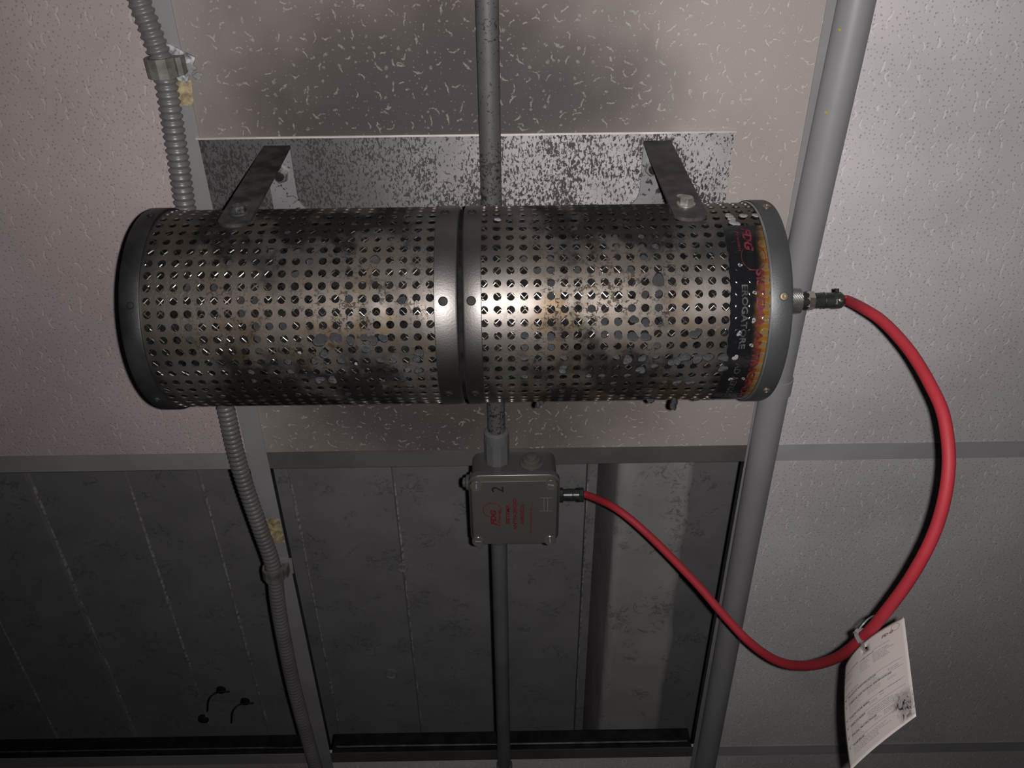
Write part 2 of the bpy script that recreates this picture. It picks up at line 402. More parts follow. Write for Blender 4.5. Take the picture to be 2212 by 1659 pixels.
for a, b in zip(js, js[1:]):
    # strip of a formwork board, slightly proud of or behind its neighbours, with a ragged fin at the joint
    dz = random.uniform(-.004, .004); n = 60; vs = []; fs = []
    for k in range(n+1):
        y = Y00+(Y11-Y00)*k/n; e = random.uniform(0, .004)
        vs += [(a, y, H+ZS+dz-e*.9), (a+.0022+e*.5, y, H+ZS+dz), (b-.003, y, H+ZS+dz), (b, y, H+ZS+dz+.006)]
    for k in range(n):
        for q in range(3): fs.append((k*4+q, (k+1)*4+q, (k+1)*4+q+1, k*4+q+1))
    o = put('board_strip', vs, [f[::-1] for f in fs], M_conc, slab); o.data.materials.append(M_fin)
    for q, pg in enumerate(o.data.polygons): pg.material_index = 1 if q % 3 == 0 and (q//3*7+q//9) % 5 else 0
k1 = (atZ(1290, 1005, 0).x)/(H-CZ); k2 = (atZ(1336, 1005, 0).x)/(H-CZ)
XB = k1*(H+ZS-CZ); ZB = XB/k2+CZ; XB2 = atZ(1500, 1005, 0).x/(H-CZ)*(ZB-CZ)
vs = []; fs = []; n = 90; m = 9
for k in range(n+1):
    y = Y00+(Y11-Y00)*k/n; e = random.uniform(-.004, .004)+.006*math.sin(k*.7)*math.sin(k*.23)
    vs.append((XB+.002, y, H+ZS+.01)); vs.append((XB, y, ZB+.014+e))
    for q in range(m+1):
        u = q/m; vs.append((XB+.006+e*.5+(XB2-XB-.006)*u, y, ZB+random.uniform(-.0022, .0022)+.004*math.sin(u*5+k*.11)))
    vs.append((XB2+e*.6, y, ZB+.02)); vs.append((XB2+.012, y, H+ZS+.01))
mm = m+5
for k in range(n):
    for q in range(mm-1): fs.append((k*mm+q, k*mm+q+1, (k+1)*mm+q+1, (k+1)*mm+q))
put('downstand_beam', vs, fs, M_beam, slab, smooth='all')
for px, py, s in ((845, 1455, .016), (870, 1225, .012)):   # blow-hole rims cast into the slab
    c = atZ(px, py, ZS); g = G()
    g.lathe(c+Vector((0, 0, .004)), (0, 0, -1), [(0, s), (.007, s*.96), (.0075, s*.8), (.003, s*.62), (.002, s*.1)], 18)
    g.put('blow_hole', M_conc, slab, smooth=True)

M_wall = plain('painted_wall', (.45, .44, .43), .8); M_floor = plain('grey_floor', (.22, .22, .22), .7)
X0, X1, Y0, Y1 = cols[0]-.02, cols[-1]+.02, rows[0]-.02, rows[-1]+.02; ZT_ = H+ZS+.12
for nm, a_, b_ in (('wall_left', (X0-.1, Y0-.1, 0), (X0, Y1+.1, ZT_)), ('wall_right', (X1, Y0-.1, 0), (X1+.1, Y1+.1, ZT_)), ('wall_back', (X0, Y0-.1, 0), (X1, Y0, ZT_)), ('wall_front', (X0, Y1, 0), (X1, Y1+.1, ZT_))):
    struct(G().box(a_, b_).put(nm, M_wall))
struct(G().box((X0-.1, Y0-.1, -.1), (X1+.1, Y1+.1, 0)).put('floor', M_floor))

# ------------------------------------------------------------------ backing sheet and mounting bracket
SX0, SX1, SY0, SY1 = -.2908, .2200, .2375, .445
sh = thing('backing_sheet', 'galvanised steel sheet flaked with soot, flat against the ceiling behind the cylinder', 'metal sheet', ((SX0+SX1)/2, .34, H-.001))
G().box((SX0, SY0, H-.0014), (SX1, SY1, H-.0001)).put('sheet', M_sheet, sh)
G().box((SX0-.002, SY0-.0012, H-.0026), (SX1+.0015, SY0+.0006, H-.0001)).put('hem', M_hem, sh)
RC, YC, ZC = .0817, .3306, .6313+CZ               # the cylinder: radius and axis
br = thing('mounting_bracket', 'steel bracket with two straps carrying the perforated cylinder', 'bracket', (-.035, .33, H-.0014))
zf = H-.0014
def arc(cx, cy, r, a0, a1, n=6): return [(cx+r*math.cos(math.radians(a0+(a1-a0)*k/n)), cy+r*math.sin(math.radians(a0+(a1-a0)*k/n))) for k in range(n+1)]
BX = (-.2295, -.2044, .1333, .1597); YB = .2453
ri = .020; poly = [(BX[0], YB), (BX[1], YB)]+arc(BX[1]+ri, .312-ri, ri, 180, 90)+arc(BX[2]-ri, .312-ri, ri, 90, 0)+[(BX[2], YB), (BX[3], YB), (BX[3], .43), (BX[0], .43)]
# frame in three convex-ish pieces joined as one plate
g = G()
g.prism([(x, y, zf) for x, y in [(BX[0], YB), (BX[1], YB)]+arc(BX[1]+ri, .312-ri, ri, 180, 90)+[(BX[1]+ri, .43), (BX[0], .43)]], (0, 0, -.003))
g.prism([(x, y, zf) for x, y in [(BX[3], .43), (BX[2]-ri, .43)]+arc(BX[2]-ri, .312-ri, ri, 90, 0)+[(BX[2], YB), (BX[3], YB)]], (0, 0, -.003))
g.prism([(x, y, zf) for x, y in [(BX[1]+ri, .312), (BX[2]-ri, .312), (BX[2]-ri, .43), (BX[1]+ri, .43)]], (0, 0, -.003))
g.put('base_frame', M_frame, br)
def strap(xa, xb, dx, mat, zend):
    yo, yi = YB-.0005, YB+.0022; n = 10; hw = (xb-xa)/2; xc = (xa+xb)/2
    out = [(xa, zf-.0002), (xb, zf-.0002)]; r = hw
    zc = zend+r*.8
    out2 = [(xb+dx, zc)]+[(xc+dx+r*math.cos(math.radians(-180*k/n)), zc+r*.8*math.sin(math.radians(-180*k/n))) for k in range(1, n)]+[(xa+dx, zc)]
    poly = out+out2
    o = G().prism([(x, yo, z) for x, z in poly], (0, yi-yo, 0)).put('strap', mat, br)
    return o, xc+dx
for xa, xb, dx, mt, zb in ((BX[0], BX[1], .0085, M_strap, .6285), (BX[2], BX[3], -.0035, M_strap2, .6333)):
    st, xc = strap(xa, xb, dx, mt, .6050+CZ)
    z = zb+CZ
    G().lathe((xc, YB-.0005, z+.019), (0, -1, 0), [(0, .0042), (.0003, .0040)], 20).put('slot_hole', M_zinc if mt is M_strap2 else M_crust, br, st)
    b = G().lathe((xc, YB-.0005, z), (0, -1, 0), [(0, .0075), (.0012, .0075), (.0014, .0072)], 24).put('washer', M_zinc if mt is M_strap2 else M_strap, br, st, True)
    G().lathe((xc, YB-.0019, z), (0, -1, 0), [(0, .0062), (.0042, .0062), (.0050, .0054)], 6).put('bolt_head', M_zinc if mt is M_strap2 else M_crust, br, st)
    G().lathe((xc, YB+.0022, z-.004), (0, 1, 0), [(0, .0135), (.0014, .0135)], 24).put('spacer', M_brass, br, st)
for x, y in ((-.2165, .2717), (.1431, .2697)):
    nt = G().lathe((x, y, zf-.003), (0, 0, -1), [(0, .0078), (.006, .0078), (.0068, .0068)], 6, ph=.3).put('nut', M_zinc, br)
    G().lathe((x, y, zf-.009), (0, 0, -1), [(0, .0042), (.004, .0042), (.0045, .0036)], 16).put('stud', M_dark, br, nt, True)

# ------------------------------------------------------------------ the aerosol generator
gen = thing('aerosol_generator', 'large perforated steel cylinder, burnt and sooty, hung by straps under the ceiling', 'fire extinguisher', (-.0374, YC, ZC-RC))
NR = 52; DA = 2*PI/NR; A0 = math.radians(-122.0); PIT = .01005; HR = .0031
def cyl(x, a, r=RC): return (x, YC+r*math.cos(a), ZC+r*math.sin(a))
SQ = [(1, 0), (1, .5), (1, 1), (.5, 1), (0, 1), (-.5, 1), (-1, 1), (-1, .5), (-1, 0), (-1, -.5), (-1, -1), (-.5, -1), (0, -1), (.5, -1), (1, -1), (1, -.5)]
def perforated(xa, xb, x0, nx, mat):
    vs = []; fs = []; idx = {}
    def vv(x, a):
        k = (round(x*1e5), round(a/DA*4) % (NR*4))
        if k not in idx: idx[k] = len(vs); vs.append(cyl(x, a))
        return idx[k]
    for i in range(nx):
        xc = x0+PIT*i
        for j in range(NR):
            ac = A0+DA*j
            outer = [vv(xc+sx*PIT/2, ac+sy*DA/2) for sx, sy in SQ]
            b = len(vs)
            for r in (RC, RC-.0012):
                for k in range(16):
                    t = 2*PI*k/16; vs.append(cyl(xc+HR*math.cos(t), ac+HR*math.sin(t)/RC, r))
            b2 = len(vs)
            for k in range(16):
                t = 2*PI*k/16; vs.append(cyl(xc+HR*math.cos(t), ac+HR*math.sin(t)/RC, RC))
            for k in range(16):
                k2 = (k+1) % 16
                fs.append((outer[k], outer[k2], b+k2, b+k)); fs.append((b2+k, b2+k2, b+16+k2, b+16+k))
    for xe, xi in ((xa, x0-PIT/2), (xb, x0+PIT*(nx-.5))):
        if abs(xe-xi) < .0003: continue
        for k in range(NR*4):
            a, a2 = A0+DA*k/4, A0+DA*(k+1)/4
            fs.append((vv(xe, a), vv(xe, a2), vv(xi, a2), vv(xi, a)) if xe < xi else (vv(xi, a), vv(xi, a2), vv(xe, a2), vv(xe, a)))
    return put('perforated_tube', vs, fs, mat, gen, smooth=True)
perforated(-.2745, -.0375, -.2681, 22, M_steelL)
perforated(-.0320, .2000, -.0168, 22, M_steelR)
G().lathe((-.285, YC, ZC), (1, 0, 0), [(0, RC-.0085), (.496, RC-.0085)], 64).put('core', M_core, gen, smooth=True)
# expanded-metal mesh lining behind the perforated sheet
g = G(); NS = 126; LX = .0031; rm = RC-.0036
for j in range(NS):
    for k in range(int(.492/LX)):
        x = -.284+LX*k; s = 1 if (k+j) % 2 else -1
        jit = lambda q, i: .16*math.sin(q*12.9+i*78.2)
        a1 = (j+.42*s+jit(k, j))*2*PI/NS; a2 = (j-.42*s+jit(k+1, j))*2*PI/NS
        p = [Vector(cyl(x, a1, rm)), Vector(cyl(x+LX, a2, rm))]
        nr = Vector((0, math.cos((a1+a2)/2), math.sin((a1+a2)/2))); d = (p[1]-p[0]).normalized(); sd = d.cross(nr)
        tl = nr*(.0003*math.sin(k*3.1+j*1.7)); wv = sd*.00046+tl
        g.add([p[0]-wv, p[1]-wv, p[1]+nr*.00035, p[0]+nr*.00035, p[0]+wv, p[1]+wv], [(0, 1, 2, 3), (3, 2, 5, 4)])
lin = g.put('mesh_lining', M_mesh, gen); lin['kind'] = 'stuff'
# collars at the middle
def collar(xa, xb, lip):
    r = RC+.0009; e = .0022
    pr = [(0, RC-.004), (0, r-.0004), (.0004, r), (xb-xa-e, r), (xb-xa-e*.4, r-.0007), (xb-xa, r-.003), (xb-xa, RC-.006)]
    if lip < 0: pr = [(xb-xa-t, rr) for t, rr in reversed(pr)]
    return G().lathe((xa, YC, ZC), (1, 0, 0), pr, 96, cap0=False, cap1=False).put('collar', M_collar, gen, smooth=True)
c1 = collar(-.0542, -.0362, 1); c2 = collar(-.0332, -.0186, -1)
G().lathe((-.0365, YC, ZC), (1, 0, 0), [(0, RC-.0024), (.0038, RC-.0024)], 64).put('seam_joint', M_core, gen, smooth=True)
def scr(x, deg, r, par, mat, rad=.0030):
    a = math.radians(deg); n = Vector((0, math.cos(a), math.sin(a))); p = Vector(cyl(x, a, r))
    s = G().lathe(p, n, [(-.001, rad), (.0006, rad), (.0012, rad*.8), (.0013, rad*.45), (.0006, rad*.42), (.0005, .0001)], 18).put('screw', mat, gen, par, True)
    return s
for d in range(0, 360, 60):
    scr(-.0472, d, RC+.0009, c1, M_dark, .0036); scr(-.0262, d, RC+.0009, c2, M_dark, .0036)
def cap(x0, x1, sgn, mat):
    L = abs(x1-x0); r = RC+.0022
    pr = [(0, RC+.0002), (0, r-.0003), (.0006, r), (L-.0035, r), (L-.0012, r-.0010), (L-.0002, r-.0032), (L, r-.006), (L, .0)]
    return G().lathe((x0, YC, ZC), (sgn, 0, 0), pr, 96, cap0=False, cap1=False).put('end_cap', mat, gen, smooth=True)
cr = cap(.1990, .2150, 1, M_capR); cl = cap(-.2731, -.2893, -1, M_capL)
cr['label'] = 'grey end cap with the cable socket'; cl['label'] = 'dark end cap'
G().lathe((.1972, YC, ZC), (1, 0, 0), [(0, RC+.0006), (.0004, RC+.0011), (.0020, RC+.0011)], 96, cap0=False, cap1=False).put('rim', M_capedge, gen, cr, True)
for d in range(0, 360, 60):
    scr(.2066, d, RC+.0022, cr, M_brass, .0034); scr(-.2790, d, RC+.0022, cl, M_capL, .0028)
# socket on the right end cap
axc = Vector((.2150, YC, ZC))
kn = G(); n = 44; rows_k = 18
for i in range(rows_k+1):
    for k in range(n):
        a = 2*PI*k/n; r = .0104+(.0005 if (i+k) % 2 else -.0001); kn.v.append(axc+Vector((.0150+.0175*i/rows_k, r*math.cos(a), r*math.sin(a))))
for i in range(rows_k):
    for k in range(n):
        k2 = (k+1) % n; kn.f.append((i*n+k, (i+1)*n+k, (i+1)*n+k2)); kn.f.append((i*n+k, (i+1)*n+k2, i*n+k2))
kn.f.append(tuple(rows_k*n+k for k in range(n))); kn.f.append(tuple(range(n-1, -1, -1)))
so = kn.put('knurled_ring', M_knurl, gen)
so['label'] = 'knurled metal socket ring'
G().lathe(axc, (1, 0, 0), [(-.002, .0120), (.0035, .0120), (.0040, .0092), (.0335, .0088), (.0335, .0072), (.0392, .0072)], 28).put('socket_neck', M_dark, gen, so, True)
G().lathe(axc, (1, 0, 0), [(.0360, .0070), (.0378, .0074), (.0390, .0082), (.0438, .0082), (.0446, .0074)], 6, ph=.25).put('hex_nut', M_nickel, gen, so)
# label on the right end
LXA, LXB, LA, LBn = .1672, .1968, math.radians(-163.0), math.radians(-14)
vs = []; fs = []; uv = []; nu, nv = 8, 90
for i in range(nu+1):
    for k in range(nv+1):
        a = LA+(LBn-LA)*k/nv; x = LXA+(LXB-LXA)*i/nu
        if i == 0: x += .0004*math.sin(k*1.7)+.0003*math.sin(k*.61)
        vs.append(cyl(x, a, RC+.00045)); uv.append(((x+.0168)/PIT+.5, (a-A0)/DA+.5))
for i in range(nu):
    for k in range(nv): fs.append((i*(nv+1)+k, i*(nv+1)+k+1, (i+1)*(nv+1)+k+1, (i+1)*(nv+1)+k))
t = NT('scorched_label'); u = t.n('TexCoord', out=2); fr = t.V('FRACTION', u); d = t.V('SUBTRACT', fr, (.5, .5, 0)); d = t.V('MULTIPLY', d, (1, 1, 0))
ln = t.V('LENGTH', d, out=1); hole = t.ss(ln, .25, .31, 1, 0); ring = t.M('MULTIPLY', t.ss(ln, .26, .30), t.ss(ln, .31, .36, 1, 0))
o = t.obj(); nz = t.noise(o, 45, 3); sp = t.t.nodes.new('ShaderNodeSeparateXYZ'); t.t.links.new(u, sp.inputs[0])
e = t.M('ADD', sp.outputs[0], t.M('MULTIPLY_ADD', nz, 1.1, -.55))
bow = t.M('MULTIPLY', t.M('ABSOLUTE', t.M('SUBTRACT', sp.outputs[1], 2.6)), .085)
orange = t.ss(t.M('SUBTRACT', e, bow), 20.4, 21.5)
c = t.mix(orange, (.006, .006, .007), (.125, .058, .010))
c = t.mix(t.M('MULTIPLY', t.M('MULTIPLY', hole, orange), .7), c, (.10, .078, .042))
c = t.mix(t.M('MULTIPLY', t.M('MULTIPLY', ring, orange), .6), c, (.17, .115, .045))
M_label = t.set(col=c, rough=.16, spec=.6, nor=t.bump(t.M('MULTIPLY', hole, -1.0), .35, .0006))
lab = put('warning_label', vs, [f[::-1] for f in fs], M_label, gen, smooth='all', uv=uv)
lab['label'] = 'glossy black label scorched orange along one edge'
def wrap(name, s, xb, xt, a0, a1, mat, bold=.02, shear=0.0, lift=.0008):
    v, f = text2d(s, bold, shear, 2)
    P = [cyl(xb+(xt-xb)*y, math.radians(a0+(a1-a0)*x), RC+lift) for x, y in v]
    return put(name, P, f, mat, gen, lab)
wrap('lettering', 'SISTEMA ANTINCENDIO', .1868, .1932, -134.5, -46, M_pink_ink, .03)
wrap('lettering', 'EROGATORE', .1757, .1806, -126.5, -92.0, M_grey_ink, .025)
wrap('lettering', 'AD AEROSOL', .1757, .1806, -83.0, -48.0, M_grey_ink, .01)
wrap('lettering', 'FDG', .1800, .1872, -160.5, -145.0, M_pink_ink, .04, .3)
wrap('lettering', 'Firecom', .1755, .1780, -158.0, -145.0, M_pink_ink, .02, .2)
g = G(); n = 40; vs = []; fs = []
for k in range(n+1):
    a = math.radians(-60+285*k/n)
    for r in (.0108, .0102): vs.append(cyl(.1862+r*math.cos(a)*.88, math.radians(-141.5)+r*math.sin(a)/RC, RC+.00075))
for k in range(n): fs.append((2*k, 2*k+1, 2*k+3, 2*k+2))
put('emblem_ring', vs, fs, M_pink_ink, gen, lab)
# residue lumps melted out of the holes
def lump_mesh(seed, mat, flat=.45, spike=.22):
    rng = random.Random(seed); vs = []; fs = []; n, m = 12, 6
    ph = [rng.uniform(0, 6.28) for _ in range(6)]
    for i in range(m+1):
        b = PI*i/m
        for k in range(n):
            a = 2*PI*k/n; r = 1+spike*(math.sin(2*a+ph[0])*.6+math.sin(3*a+ph[1])*.5+math.sin(5*b+ph[2])*.4*math.sin(a+ph[3]))+rng.uniform(-.06, .06)
            if flat < .6 and i == 0: r *= .55       # sunken centre
            if flat < .6 and i == 1: r *= 1.05
            vs.append((math.sin(b)*math.cos(a)*r, math.sin(b)*math.sin(a)*r, math.cos(b)*r*flat))
    for i in range(m):
        for k in range(n): fs.append((i*n+k, (i+1)*n+k, (i+1)*n+(k+1) % n, i*n+(k+1) % n))
    me = bpy.data.meshes.new('residue_lump'); me.from_pydata(vs, [], fs); me.materials.append(mat)
    me.polygons.foreach_set('use_smooth', [True]*len(me.polygons)); return me
LM = [lump_mesh(s, M_crust) for s in range(4)]; LD = [lump_mesh(20+s, M_crustd) for s in range(4)]; LW = [lump_mesh(40+s, M_white) for s in range(3)]
def lump(px=None, py=None, s=.0034, kind=LM, x=None, deg=None, sx=1.0, lift=0.0, out=1.0):
    if px is not None:                              # where the pixel's ray meets the cylinder
        k = ray(px, py); ky, kz = k.y, k.z; dy, dz = YC, ZC-CZ
        a = ky*ky+kz*kz; b = -2*(ky*dy+kz*dz); c = dy*dy+dz*dz-RC*RC
        q = max(0, b*b-4*a*c); tt = (-b-math.sqrt(q))/(2*a); P = CAM+k*tt; x = P.x; an = math.atan2(P.z-ZC, P.y-YC)
    else: an = math.radians(deg)
    n = Vector((0, math.cos(an), math.sin(an)))
    o = bpy.data.objects.new('residue_lump', random.choice(kind)); COL.objects.link(o); o.parent = gen
    o.location = Vector(cyl(x, an, RC+lift))-Vector(gen.location)
    q = n.to_track_quat('Z', 'Y'); o.rotation_euler = (q @ Matrix.Rotation(random.uniform(0, 6.28), 3, 'Z').to_quaternion()).to_euler()
    o.scale = (s*sx, s, s*out)
    return o
for px, py, s in ((690, 735, .0062), (700, 765, .0045), (722, 728, .0046), (757, 735, .0042), (730, 730, .004), (1423, 606, .0060), (1423, 634, .0034), (1500, 722, .0050),
                  (1478, 772, .0056), (1465, 780, .0048), (1507, 775, .0056), (1530, 772, .0050), (1563, 773, .0052), (1562, 796, .0048), (1384, 800, .0050), (1367, 728, .0048),
                  (1394, 728, .0046), (1356, 778, .0050), (1388, 775, .0040), (690, 822, .0052), (718, 822, .0050), (806, 735, .0046), (828, 730, .0044), (1190, 728, .0038),
                  (905, 762, .0042), (809, 560, .0046), (1336, 725, .0040), (1450, 784, .0038), (1462, 828, .0048), (1492, 828, .0046), (1215, 802, .0038), (1335, 695, .0036), (1395, 697, .0040)):
    lump(px, py, s*.82, LM, out=.6)
for px, py in ((868, 648), (900, 775), (903, 800), (1508, 718), (1370, 690)): lump(px, py, .0033, LD, out=.9)
for i in range(95):                                 # holes plugged flush with char, mostly in the burnt zones
    if random.random() < .5: ii = random.randrange(3, 20); x = -.2681+PIT*ii
    else: ii = random.randrange(3, 17); x = -.0168+PIT*ii
    j = random.randrange(-7, 11)
    lump(x=x, deg=-122+360/NR*j, s=.0031, kind=random.choice((LM, LD, LD)), lift=-.0016, out=.6)
for px, py, s in ((1598, 573, .0026), (1602, 580, .0018), (1630, 632, .0026), (1628, 692, .0028), (1623, 745, .0026), (1588, 772, .0034), (1578, 818, .0028), (1606, 817, .0026), (1597, 720, .003), (1656, 692, .0022),
                  (1575, 466, .0042), (1583, 480, .0040), (1592, 483, .0030), (1606, 466, .0036), (1580, 472, .0036), (1632, 465, .0032), (1075, 474, .0030), (647, 762, .0016), (769, 786, .0016)):
    lump(px, py, s*.85, LW, out=.6)
for px, py, w_, h_ in ((1162, 874, .0024, .0034), (1170, 870, .0020, .0022), (1405, 863, .0036, .0034), (1396, 858, .0026, .0024), (1456, 868, .0034, .0042), (1454, 877, .0029, .0040), (1504, 861, .0034, .0022), (1532, 858, .0026, .0022), (1540, 859, .0020, .0020)):
    o = bpy.data.objects.new('residue_drip', random.choice(LD)); COL.objects.link(o); o.parent = gen
    k = ray(px, py); tt = .676/k.length if False else (.700 if py < 866 else .698); o.location = CAM+k*tt-Vector(gen.location)
    o.scale = (w_, h_, h_*1.8); o.rotation_euler = (.7, random.uniform(-.3, .3), random.uniform(-.5, .5))

# ------------------------------------------------------------------ conduits, pipe and clips
def corrugated(pts, name, label):
    P = crom(pts, .0064/4); pr = [(.0100, .0100), (.0100, .0085), (.0082, .0082), (.0085, .0100)]
    prof = []
    for i in range(len(P)):
        r = (.0104, .0098, .0082, .0086)[i % 4]; prof.append(circ(r, 18))
    g = G(); g.sweep(P, prof); o = g.put(name, M_flex, smooth='all'); return tag(o, label, 'conduit'), P
fx, FP = corrugated([atZ(x, y, -.0125) for x, y in ((285, -45), (300, 0), (324, 62), (351, 140), (364, 210), (375, 280), (386, 350), (399, 440), (424, 600), (455, 760), (487, 880), (507, 970), (530, 1050), (563, 1145), (590, 1225), (601, 1310), (617, 1400), (634, 1480), (660, 1580), (684, 1665), (705, 1735))],
                    'flexible_conduit', 'grey corrugated flexible conduit running along the grid bar behind the cylinder')
def nearest(P, q): return min(range(len(P)), key=lambda i: (P[i]-q).length)
def conduit_clip(px, py, label, rot):
    c0 = atZ(px, py, -.0125); i = nearest(FP, c0); c = FP[i]; d = (FP[min(i+6, len(FP)-1)]-FP[i-6]).normalized(); d.z = 0; d.normalize()
    s = Vector((d.y, -d.x, 0))                     # to the right of the run
    root = thing('conduit_clip', label, 'clip', (c.x, c.y, H), 'clips on the flexible conduit')
    z = Vector((0, 0, 1)); L = .0085; n = 14; ro, rr = .0138, .0106
    def ringpts(r, k): a = math.radians(-205+230*k/n); return s*(r*math.cos(a))+z*(r*math.sin(a))
    vs = []; fs = []
    for k in range(n+1):
        for t, r in ((-L, rr), (-L, ro), (L, ro), (L, rr)): vs.append(c+d*t+ringpts(r*(1.0+.05*(k % 2)), k))
    for k in range(n):
        for q in range(4): fs.append((k*4+q, k*4+(q+1) % 4, (k+1)*4+(q+1) % 4, (k+1)*4+q))
    fs.append((0, 1, 2, 3)); fs.append(tuple(n*4+q for q in (3, 2, 1, 0)))
    put('saddle', vs, fs, M_clip, root)
    G().prism([c+s*.0095-d*L*.9-z*.004, c+s*.0178-d*L*.9-z*.002, c+s*.0178+d*L*.9-z*.002, c+s*.0095+d*L*.9-z*.004], z*.0125).put('foot', M_clip, root)
    cb = c+s*.009; cb.z = H-.0001; R_ = Matrix.Rotation(rot, 3, 'Z')
    pl = [cb+R_ @ (s*a+d*b) for a, b in ((-.013, -.013), (.013, -.013), (.013, .013), (-.013, .013))]
    for p in pl: p.z = H-.0001
    G().prism(pl, (0, 0, -.0022)).put('adhesive_pad', M_plast if rot else M_bar2, root)
    if rot:
        rng = random.Random(3)
        for k in range(7):
            q = cb+s*(.011+rng.uniform(-.004, .006))+d*(.002+k*.0018+rng.uniform(-.002, .002)); q.z = H-.0018
            me = lump_mesh(60+k, M_plast, .8, .3); o = bpy.data.objects.new('glue_crumb', me); COL.objects.link(o); o.parent = root
            o.location = q-root.location; o.scale = (.0034, .0030, .0018)
    return root
conduit_clip(351, 145, 'grey plastic clip with crumbling white glue, above the cylinder', .55)
conduit_clip(590, 1236, 'grey plastic clip on the conduit below the cylinder', 0)
def tape(pts, label):
    P = [atZ(x, y, -.0001) for x, y in pts]; n = 6; vs = []; fs = []
    for k in range(n+1):
        u = k/n
        a = P[0].lerp(P[3], u); b = P[1].lerp(P[2], u)
        for q in range(4):
            p = a.lerp(b, q/3); vs.append(p+Vector((0, 0, -.0003-.0003*random.random())))
    for k in range(n):
        for q in range(3): fs.append((k*4+q, (k+1)*4+q, (k+1)*4+q+1, k*4+q+1))
    o = put('masking_tape', vs, [f[::-1] for f in fs], M_tape); md = o.modifiers.new('s', 'SOLIDIFY'); md.thickness = .0003
    return tag(o, label, 'tape', 'yellowed tape on the grid bar')
tape(((368, 176), (413, 172), (420, 228), (376, 226)), 'yellowed tape patch on the grid bar just above the cylinder')
tape(((575, 1120), (604, 1120), (616, 1172), (588, 1172)), 'yellowed tape patch on the grid bar below the cylinder')
XC = -.0137; ZK = H-.0148
def pipe(p0, p1, r, n=24): return G().lathe(p0, Vector(p1)-Vector(p0), [(0, r), ((Vector(p1)-Vector(p0)).length, r)], n)
up = thing('rigid_conduit', 'soot-speckled straight grey conduit passing behind the cylinder to the box', 'conduit', (XC, .3, H), 'straight conduit runs')
pipe((XC+.001, -.05, ZK), (XC, .60, ZK), .0102).put('tube', M_cond, up, smooth=True)
cf = Vector((XC, .575, ZK))
cpl = G().lathe(cf, (0, 1, 0), [(0, .0110), (.002, .0142), (.012, .0146), (.013, .0146)], 28, cap1=False).put('coupling_collar', M_cond2, up, smooth=True)
G().lathe(cf, (0, 1, 0), [(.013, .0148), (.0475, .0146)], 10, ph=.3).put('coupling', M_cond2, up, cpl)
lo = thing('rigid_conduit', 'straight grey conduit leaving the junction box across the open bay', 'conduit', (XC, .95, H), 'straight conduit runs')
pipe((XC, .70, ZK), (XC-.001, 1.85, ZK), .0102).put('tube', M_cond2, lo, smooth=True)
G().lathe((XC, .716, ZK), (0, 1, 0), [(0, .0140), (.022, .0138), (.030, .0118), (.031, .0104)], 28).put('coupling', M_cond2, lo, smooth=True)
G().lathe((XC, 1.226, ZK), (0, 1, 0), [(0, .0106), (.002, .0125), (.055, .0125)], 28).put('coupling', M_cond2, lo, smooth=True)
ZP = H-.0165
a = atZ(1851, 0, -.0165); b = atZ(1672, 850, -.0165); c = atZ(1522, 1659, -.0165)
pp = thing('drain_pipe', 'thick straight grey plastic pipe along the right grid bar', 'pipe', (.303, .6, H))
PP = crom([a+(a-b)*.6, a, b, c, c+(c-b)*.8], .03)
g = G(); g.sweep(PP, circ(.0160, 32)); g.put('tube', M_pvc, pp, smooth=True)
for px, py in ((1815, 65), (1786, 244)):
    q = atZ(px, py, -.031); G().lathe(q+Vector((0, 0, .0014)), (.25, 0, -1), [(0, .0016), (.0008, .0012)], 10).put('paint_spot', M_yellow, pp)
pc = thing('pipe_clip', 'grey saddle clip around the thick pipe at the cylinder end', 'clip', (.30, .50, H))
q = PP[nearest(PP, atZ(1690, 800, -.0165))]; q2 = PP[nearest(PP, atZ(1690, 800, -.0165))+1]
g = G().lathe(q, q2-q, [(0, .0162), (.0005, .0178), (.020, .0178), (.0205, .0162)], 32, cap0=False, cap1=False).put('saddle', M_pvc, pc, smooth=True)
G().box((q.x-.012, q.y+.002, H-.004), (q.x+.012, q.y+.018, H-.0001)).put('foot', M_pvc, pc)

# ------------------------------------------------------------------ junction box
LZ = H-.055
bx = thing('junction_box', 'square grey-green junction box with red lettering on its lid', 'junction box', (.006, .668, H))
bX0, bX1, bY0, bY1 = -.0470, .0590, .6155, .7195
def rprism(g, r, z0, z1, rad, n=5):
    p = rrect(*r, rad, n); return g.prism([(x, y, z0) for x, y in p], (0, 0, z1-z0))
rprism(G(), (bX0+.003, bX1-.003, bY0+.003, bY1-.003), H-.0005, H-.041, .012).put('body', M_box, bx, smooth=True)
g = G(); ps = [rrect(bX0+i, bX1-i, bY0+i, bY1-i, .012-i*.4, 6) for i in (0.0005, 0, 0, .0012, .0026, .0040)]; zs = [H-.0395, H-.040, H-.0475, H-.0485, H-.0535, LZ]
vs = []; n = len(ps[0])
for pl, z in zip(ps, zs): vs += [(x, y, z) for x, y in pl]
fs = [(i*n+k, i*n+(k+1) % n, (i+1)*n+(k+1) % n, (i+1)*n+k) for i in range(5) for k in range(n)]+[tuple(range(n)), tuple(5*n+k for k in range(n-1, -1, -1))]
lid = put('lid', vs, [f[::-1] for f in fs], M_lid, bx, smooth=True)
